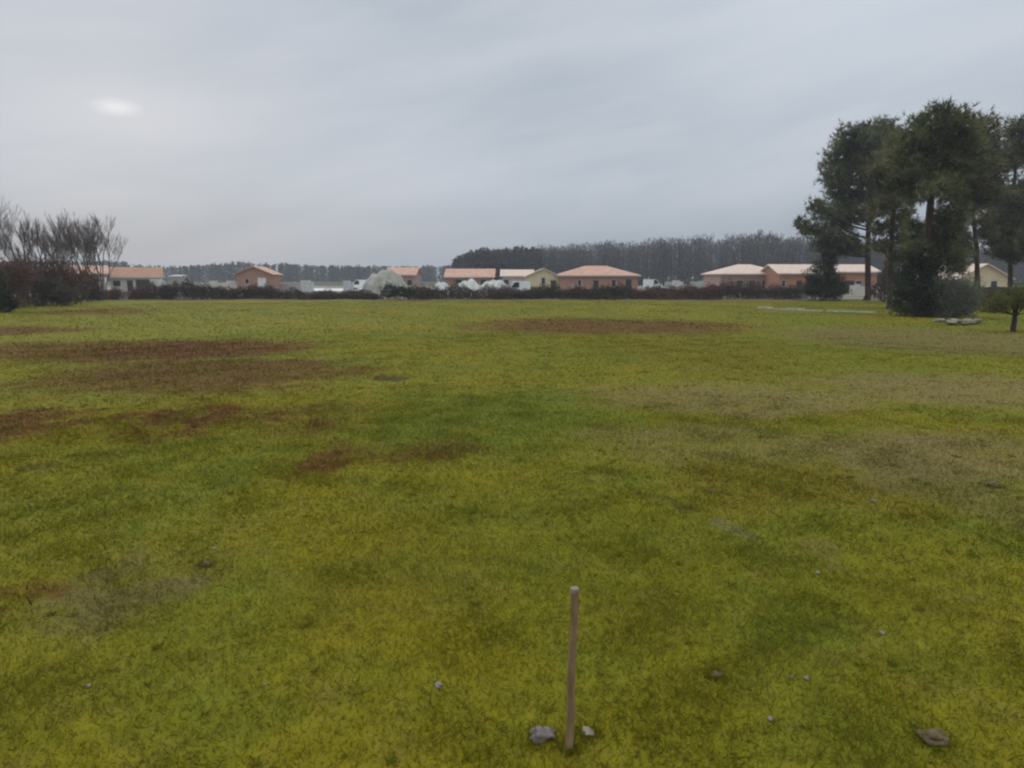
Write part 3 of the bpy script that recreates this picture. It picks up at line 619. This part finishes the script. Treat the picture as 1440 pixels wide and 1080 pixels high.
house('bungalow', 'pink-roofed house half hidden behind the pale earth mound', 540, 586, 140, 386, 377, 'gable', M_BRICKP, M_TILE, [(566, 1.0, 0, 2.2, 'door'), (576, 1.2, .9, 2.2, 'window')])
house('bungalow', 'salmon-roofed brick house behind the white gravel heaps', 624, 696, 128, 389, 379, 'gable', M_BRICK, M_TILE, [(645, 1.4, .8, 2.3, 'window'), (662, 1.0, 0, 2.2, 'door'), (680, 1.4, .8, 2.3, 'window')])
house('bungalow', 'narrow pale-roofed house between the salmon-roofed house and the cream gable', 703, 752, 145, 388, 380, 'gable', M_PALE, M_TILEP, [(712, 1.2, .9, 2.2, 'window')])
house('gable_house', 'cream rendered gable house beside the brick hip-roofed house', 738, 790, 122, 389, 378, 'front', M_CREAM, M_TILEP, [(764, .8, 1.4, 2.6, 'window'), (778, 1, 0, 2.1, 'door')], dep=12, ov=.35)
house('bungalow', 'wide reddish brick house with hipped salmon roof, centre right', 783, 901, 120, 388, 375, 'hip', M_BRICK, M_TILE, [(815, .7, 1.1, 2.2, 'window'), (838, 1.0, 0, 2.1, 'door'), (863, .9, 1.0, 2.3, 'window'), (884, 1.1, .1, 2.3, 'door')], dep=10)
house('bungalow', 'long pinkish house with hipped tan roof left of the lone evergreen', 1010, 1110, 112, 386, 373, 'hip', M_BRICKP, M_TILEP, [(1040, 1.2, .9, 2.2, 'window'), (1058, 1.0, 0, 2.1, 'door'), (1078, 1.6, .8, 2.2, 'window')], dep=10)
house('bungalow', 'bright orange brick house with pale roof behind the lone evergreen', 1092, 1158, 106, 384, 373, 'gable', M_BRICKO, M_TILEP, [(1102, .7, 1.2, 2.2, 'window'), (1124, 1.0, 0, 2.1, 'door'), (1142, 1.2, .9, 2.2, 'window')], dep=8)
house('bungalow', 'orange brick house with pale roof between lone evergreen and pine trunk', 1166, 1238, 114, 382, 373, 'gable', M_BRICKO, M_TILEP, [(1192, 2.2, .1, 2.1, 'garage'), (1208, 1.1, .9, 2.1, 'window')], dep=8)
house('gable_house', 'cream gable house with pale roof seen between the right-hand pine trunks', 1345, 1424, 104, 391, 372, 'front', M_CREAM, M_TILEP, [(1372, 1.0, .9, 2.1, 'window'), (1398, 1.1, .9, 2.1, 'window')], dep=12, ov=.5)
# ------------------------------------------------------------------ things on the building site
def heap(label, u0, u1, Y, vt, mat, seed, name='earth_mound', cat='mound', group=None):
    a, b = at(u0, 400, Y), at(u1, 400, Y); hh = at(0, vt, Y).z; rx = (b.x-a.x)/2; rg = np.random.default_rng(seed); ph = rg.uniform(0, 6, 8)
    n = 44; g_ = np.linspace(-1, 1, n); Xg, Yg = np.meshgrid(g_, g_); r = np.hypot(Xg, Yg)
    z = np.clip(1-r**3.2, 0, 1)**.9; z = z*(1+.16*np.sin(Xg*5+ph[0])*np.sin(Yg*4+ph[1])+.09*np.sin(Xg*11+ph[2]+Yg*6)+.05*np.sin(Yg*17+ph[3])*np.sin(Xg*19))
    V = np.stack([Xg*rx, Yg*rx*.8, z*hh-.03], -1).reshape(-1, 3); idx = np.arange(n*n).reshape(n, n); m = MB()
    m.add(V, np.stack([idx[:-1, :-1], idx[:-1, 1:], idx[1:, 1:], idx[1:, :-1]], -1).reshape(-1, 4))
    o = m.build(name, mat, None, True); o.location = ((a.x+b.x)/2, Y, 0); return tag(o, label, cat, group)
M_EARTH = mat_rough('pale_grey_earth', (.30, .285, .225), (.42, .395, .32), .9, .95, .8, .2); M_GRAV = mat_rough('white_gravel', (.46, .45, .41), (.62, .61, .56), 1.2, .95, .8, .15)
heap('large pale grey-beige earth mound in front of a pink-roofed house', 508, 576, 118, 383, M_EARTH, 1)
for u0, u1, v, lb, sd in ((600, 642, 399, 'small white gravel heap left of the salmon-roofed house', 2), (630, 684, 396, 'wide white gravel heap in front of the salmon-roofed house', 3), (668, 722, 396, 'white gravel heap nearest the white van', 4)):
    heap(lb, u0, u1, 100+sd, v, M_GRAV, sd, 'gravel_heap', 'gravel heap', 'white gravel heaps on the building site')
M_VAN = mat_plain('white_vehicle_paint', (.78, .79, .78), .3, 0, .5); M_GLASS = mat_plain('dark_glass', (.02, .023, .026), .08, 0, .6); M_TYRE = mat_plain('tyre_rubber', (.02, .02, .02), .9); M_RIM = mat_plain('wheel_rim', (.4, .4, .42), .35, .7); M_LAMP = mat_plain('lamp_lens', (.7, .7, .66), .15)
def van(label, u, Y, length, hh, rz=0):
    p = at(u, 400, Y); root = empty('white_van', (p.x, Y, 0), label, 'van', 'white vans on the building site', rz); L2 = length/2
    prof = [(-L2, .35), (L2-.05, .35), (L2, .55), (L2-.05, .95), (L2-.75, 1.1), (L2-1.45, hh-.06), (L2-1.7, hh), (-L2+.1, hh), (-L2, hh-.15)]
    m = MB(); m.prism(prof[::-1], -.85, .85); m.build('body', M_VAN, root)
    for sgn in (-1, 1):
        m = MB(); y = sgn*.852; y2 = sgn*.862; pf = [(L2-.95, 1.08), (L2-1.5, hh-.14), (L2-2.2, hh-.14), (L2-2.2, 1.08)]; m.prism(pf, min(y, y2), max(y, y2)); m.build('side_window', M_GLASS, root)
        for wx in (-L2+.75, L2-.85):
            t = MB(); k = 16; c = Vector((wx, sgn*.80, .33)); t.tube([c-Vector((0, .1, 0)), c-Vector((0, .085, 0)), c+Vector((0, .085, 0)), c+Vector((0, .1, 0))], [.26, .33, .33, .26], k); wo = t.build('tyre', M_TYRE, root)
            t = MB(); t.tube([c+Vector((0, sgn*.06, 0)), c+Vector((0, sgn*.112, 0))], [.19, .17], k); t.build('rim', M_RIM, wo)
        m = MB(); m.box(L2-.10, L2+.005, sgn*.62-.12, sgn*.62+.12, .68, .84); m.build('headlight', M_LAMP, root)
    a, b = Vector((L2-.75, 0, 1.1)), Vector((L2-1.45, 0, hh-.06)); dd = (b-a).normalized(); nn = Vector((dd.z, 0, -dd.x))*(1 if dd.z > 0 else -1)
    V = []; 
    for off in (.004, .014):
        for (t, sy) in ((.08, -1), (.08, 1), (.92, 1), (.92, -1)):
            q = a.lerp(b, t)+nn*off; V.append((q.x, sy*(.76-.06*t), q.z))
    m = MB(); m.hexa(V); m.build('windscreen', M_GLASS, root); return root
van('white van parked beside the cream gable house', 727, 104, 3.9, 2.0, R(186))
van('white van on open ground right of the wide brick house, farther off', 918, 165, 4.4, 2.2, R(4))
van('white van just left of the pale earth mound', 506, 150, 4.2, 2.1, R(175))
M_BLK = mat_rough('white_blocks', (.50, .49, .47), (.64, .63, .60), 3)
M_PAL = mat_plain('pallet_wood', (.28, .2, .12))
def pallet(label, u, Y, w, hh):
    p = at(u, 400, Y); root = empty('block_pallet', (p.x, Y, 0), label, 'pallet', 'pallets of pale blocks on the building site')
    m = MB()
    for x in (-.45, 0, .45): m.box(w*x-.05, w*x+.05, -.5, .5, 0, .1)
    m.box(-w/2, w/2, -.5, .5, .102, .13); m.build('pallet', M_PAL, root); m = MB(); z = .132; n = max(2, int(hh/.25))
    for i in range(n):
        k = max(2, int(w/.5))
        for j in range(k):
            if i == n-1 and j == k-1: continue
            m.box(-w/2+w*j/k+.01, -w/2+w*(j+1)/k-.01, -.45, .45, z, z+hh/n-.012)
        z += hh/n
    m.build('blocks', M_BLK, root)
pallet('white block stack alone between the brick gable house and the mound', 432, 118, 2.0, 2.0)
pallet('pale block stack at the left foot of the earth mound', 490, 126, 1.8, 1.9)
pallet('small white block stack on open ground left of the tan-roofed house', 953, 118, 1.7, 2.0)
pallet('pale block stack between the brown-roofed house and the shed', 222, 112, 2.2, 2.2)
# little white-roofed shed and unfinished block wall on the left
p = at(247, 400, 140); sh = empty('site_shed', (p.x, 140, 0), 'small white-roofed site shed right of the brown-roofed house', 'shed')
m = MB(); m.box(-1.2, 1.2, 0, 2.2, 0, 2.7); m.build('wall', M_GREYB, sh); m = MB(); m.hexa([(-1.3, -.2, 2.705), (1.3, -.2, 2.705), (1.3, 2.4, 2.9), (-1.3, 2.4, 2.9), (-1.3, -.2, 2.95), (1.3, -.2, 2.95), (1.3, 2.4, 3.15), (-1.3, 2.4, 3.15)]); m.build('roof', M_BLK, sh)
m = MB(); m.box(-.4, .4, -.03, -.004, .02, 2.0); m.build('door', M_FRAMEB, sh)
def blockwall(label, u0, u1, Y, hs, mat, seed):
    a, b = at(u0, 400, Y), at(u1, 400, Y); rg = random.Random(seed); w = b.x-a.x; n = max(3, int(w/1.6)); m = MB()
    for i in range(n): m.box(w*i/n, w*(i+1)/n-.002, 0, .22, -.05, hs*rg.choice((.8, .9, 1, 1, .65)))
    o = m.build('block_wall', mat, None); o.location = (a.x, Y, 0); return tag(o, label, 'wall', 'unfinished walls on the building site')
blockwall('long unfinished pale block wall between the shed and the brick gable house', 258, 330, 132, 2.0, M_PALE, 1)
blockwall('short grey block wall right of the brick gable house', 386, 424, 135, 1.7, M_GREYB, 2)
blockwall('low grey block wall on open ground right of the wide brick house', 935, 1005, 150, 1.9, M_GREYB, 3)
blockwall('pale low wall in front of the orange house by the pine trunk', 1196, 1218, 100, 1.6, M_PALE, 4)
p = at(617, 400, 110); po = empty('marker_post', (p.x, 110, 0), 'white marker post with dark top left of the salmon-roofed house', 'post')
m = MB(); m.tube([(0, 0, -.1), (0, 0, 2.3)], [.07, .07], 8); m.build('pole', M_FRAME, po); m = MB(); m.tube([(0, 0, 2.303), (0, 0, 2.85)], [.1, .09], 8); m.build('cap', M_VOID, po)
# dark board fence by the cream house on the right
a, b = at(1325, 400, 88), at(1442, 400, 88); fe = empty('board_fence', (a.x, 88, 0), 'dark brown board fence in front of the cream house on the right', 'fence'); w = b.x-a.x
M_FBO = mat_bark('fence_board', (.035, .022, .017), (.06, .038, .028)); m = MB(); x = 0; random.seed(2)
while x < w-.2: m.box(x, x+.17, 0, .03, .05, 1.35+random.uniform(-.04, .04)); x += .185
m.build('boards', M_FBO, fe); x = 0
while x < w: m = MB(); m.box(x-.05, x+.05, .033, .13, -.1, 1.5); m.build('fence_post', M_FBO, fe); x += 2.4
# pale track across the site
a0, a1, b0, b1 = ground(425, 409), ground(520, 409), ground(425, 405.5), ground(520, 405.5)
m = MB(); n = 24; V = []
for i in range(n+1):
    t = i/n; V += [(a0.x+(a1.x-a0.x)*t, a0.y+1.2*math.sin(t*7), .004+H(0, 200)), (b0.x+(b1.x-b0.x)*t, b0.y+1.5*math.sin(t*5+1), .004)]
m.add(V, [(2*i, 2*i+2, 2*i+3, 2*i+1) for i in range(n)]); M_TRK = mat_rough('pale_track', (.62, .58, .50), (.72, .68, .60), .5)
o = m.build('track', M_TRK); tag(o, kind='structure')
# ------------------------------------------------------------------ far woods (one mass each)
def wood(name, label, prof, Y0, Y1, n, mat, seed, bare=True, tw=.22, per=60):
    rg = np.random.default_rng(seed); m = MB(); us = [p[0] for p in prof]; vs = [p[1] for p in prof]
    for i in range(n):
        u = rg.uniform(us[0], us[-1]); Y = Y0+(Y1-Y0)*rg.uniform(0, 1)**1.3; v = np.interp(u, us, vs); hh = (CAMZ+(391-v)*Y0/F)*rg.uniform(.90, 1.02)
        x = (u-720)/F*Y; cr = rg.uniform(.16, .26)*hh*(.8 if bare else 1.)
        m.tube([(x, Y, -.2), (x+rg.uniform(-.3, .3), Y, hh*.5), (x+rg.uniform(-.5, .5), Y, hh*.93)], [.2, .14, .04], 4, False)
        k = per; t = rg.uniform(.02 if not bare else .1, 1, k)**.8; a = rg.uniform(0, 6.283, k); r = cr*np.sqrt(rg.uniform(0, 1, k))*np.clip(1.25-np.abs(t-.6)*1.7, .25, 1) if bare else cr*np.sqrt(rg.uniform(0, 1, k))*np.clip(1.6*(1.03-t), .15, 1)
        C = np.stack([x+r*np.cos(a), Y+r*np.sin(a), hh*t*.93], 1)
        if bare:
            D = np.stack([np.cos(a)*.45+rg.normal(0, .2, k), np.sin(a)*.45, np.ones(k)], 1); m.slivers(C, D, hh*rg.uniform(.05, .13, k)*(1.15-.5*t), tw*rg.uniform(.5, 1.3, k))
        else:
            D = rg.normal(0, 1, (k, 3))+np.array([0, 0, .3]); m.leaves(C, D, hh*rg.uniform(.06, .13, k), hh*.06)
    return tag(m.build(name, mat), label, 'woodland', kind='stuff')
wood('bare_woodland', 'grey leafless wood rising behind the houses on the right', [(670, 351), (700, 347), (760, 343), (860, 336), (950, 329), (1050, 326), (1150, 329), (1300, 338), (1560, 350)], 235, 310, 1300, M_WOOD, 1, True, .2, 130)
wood('evergreen_woodland', 'dark evergreen edge at the left end of the grey wood', [(630, 370), (646, 358), (665, 350), (720, 347), (760, 346)], 228, 255, 110, M_WOODE, 2, False, per=150)
wood('woodland_understorey', 'dim undergrowth along the foot of the grey wood', [(640, 380), (900, 376), (1560, 372)], 228, 236, 420, M_WOOD, 3, False, per=60)
wood('distant_woodland', 'low blue-grey line of distant trees on the left horizon', [(-160, 368), (60, 366), (165, 364), (200, 371), (240, 373), (290, 371), (330, 368), (345, 366), (365, 369), (400, 369), (470, 372), (560, 373), (700, 372)], 430, 500, 1000, M_WOODC, 4, False, per=70)
for u, v, lb, sd in ((1086, 314, 'tall bare tree standing above the grey wood skyline, left of the pines', 301), (1066, 322, 'slightly lower bare tree above the wood skyline, farther left of the pines', 302)):
    p = at(u, v, 225); bare_tree(lb, (p.x, 225, 0), p.z, .5, sd, 1, 'bare trees above the wood', .28, .12)
# ------------------------------------------------------------------ air
m = MB(); m.box(-1650, 1650, -300, 1650, -1.5, 32); hz = m.build('haze', None) if False else None
hm = bpy.data.materials.new('haze_air'); hm.use_nodes = True; nt = hm.node_tree; nt.nodes.clear()
o = nt.nodes.new('ShaderNodeOutputMaterial'); pv = nt.nodes.new('ShaderNodeVolumePrincipled'); nt.links.new(pv.outputs[0], o.inputs['Volume'])
pv.inputs['Color'].default_value = (.92, .95, .985, 1); pv.inputs['Density'].default_value = .00058
hz = m.build('haze', hm); tag(hz, 'pale winter haze filling the air over the field', 'haze', kind='stuff')
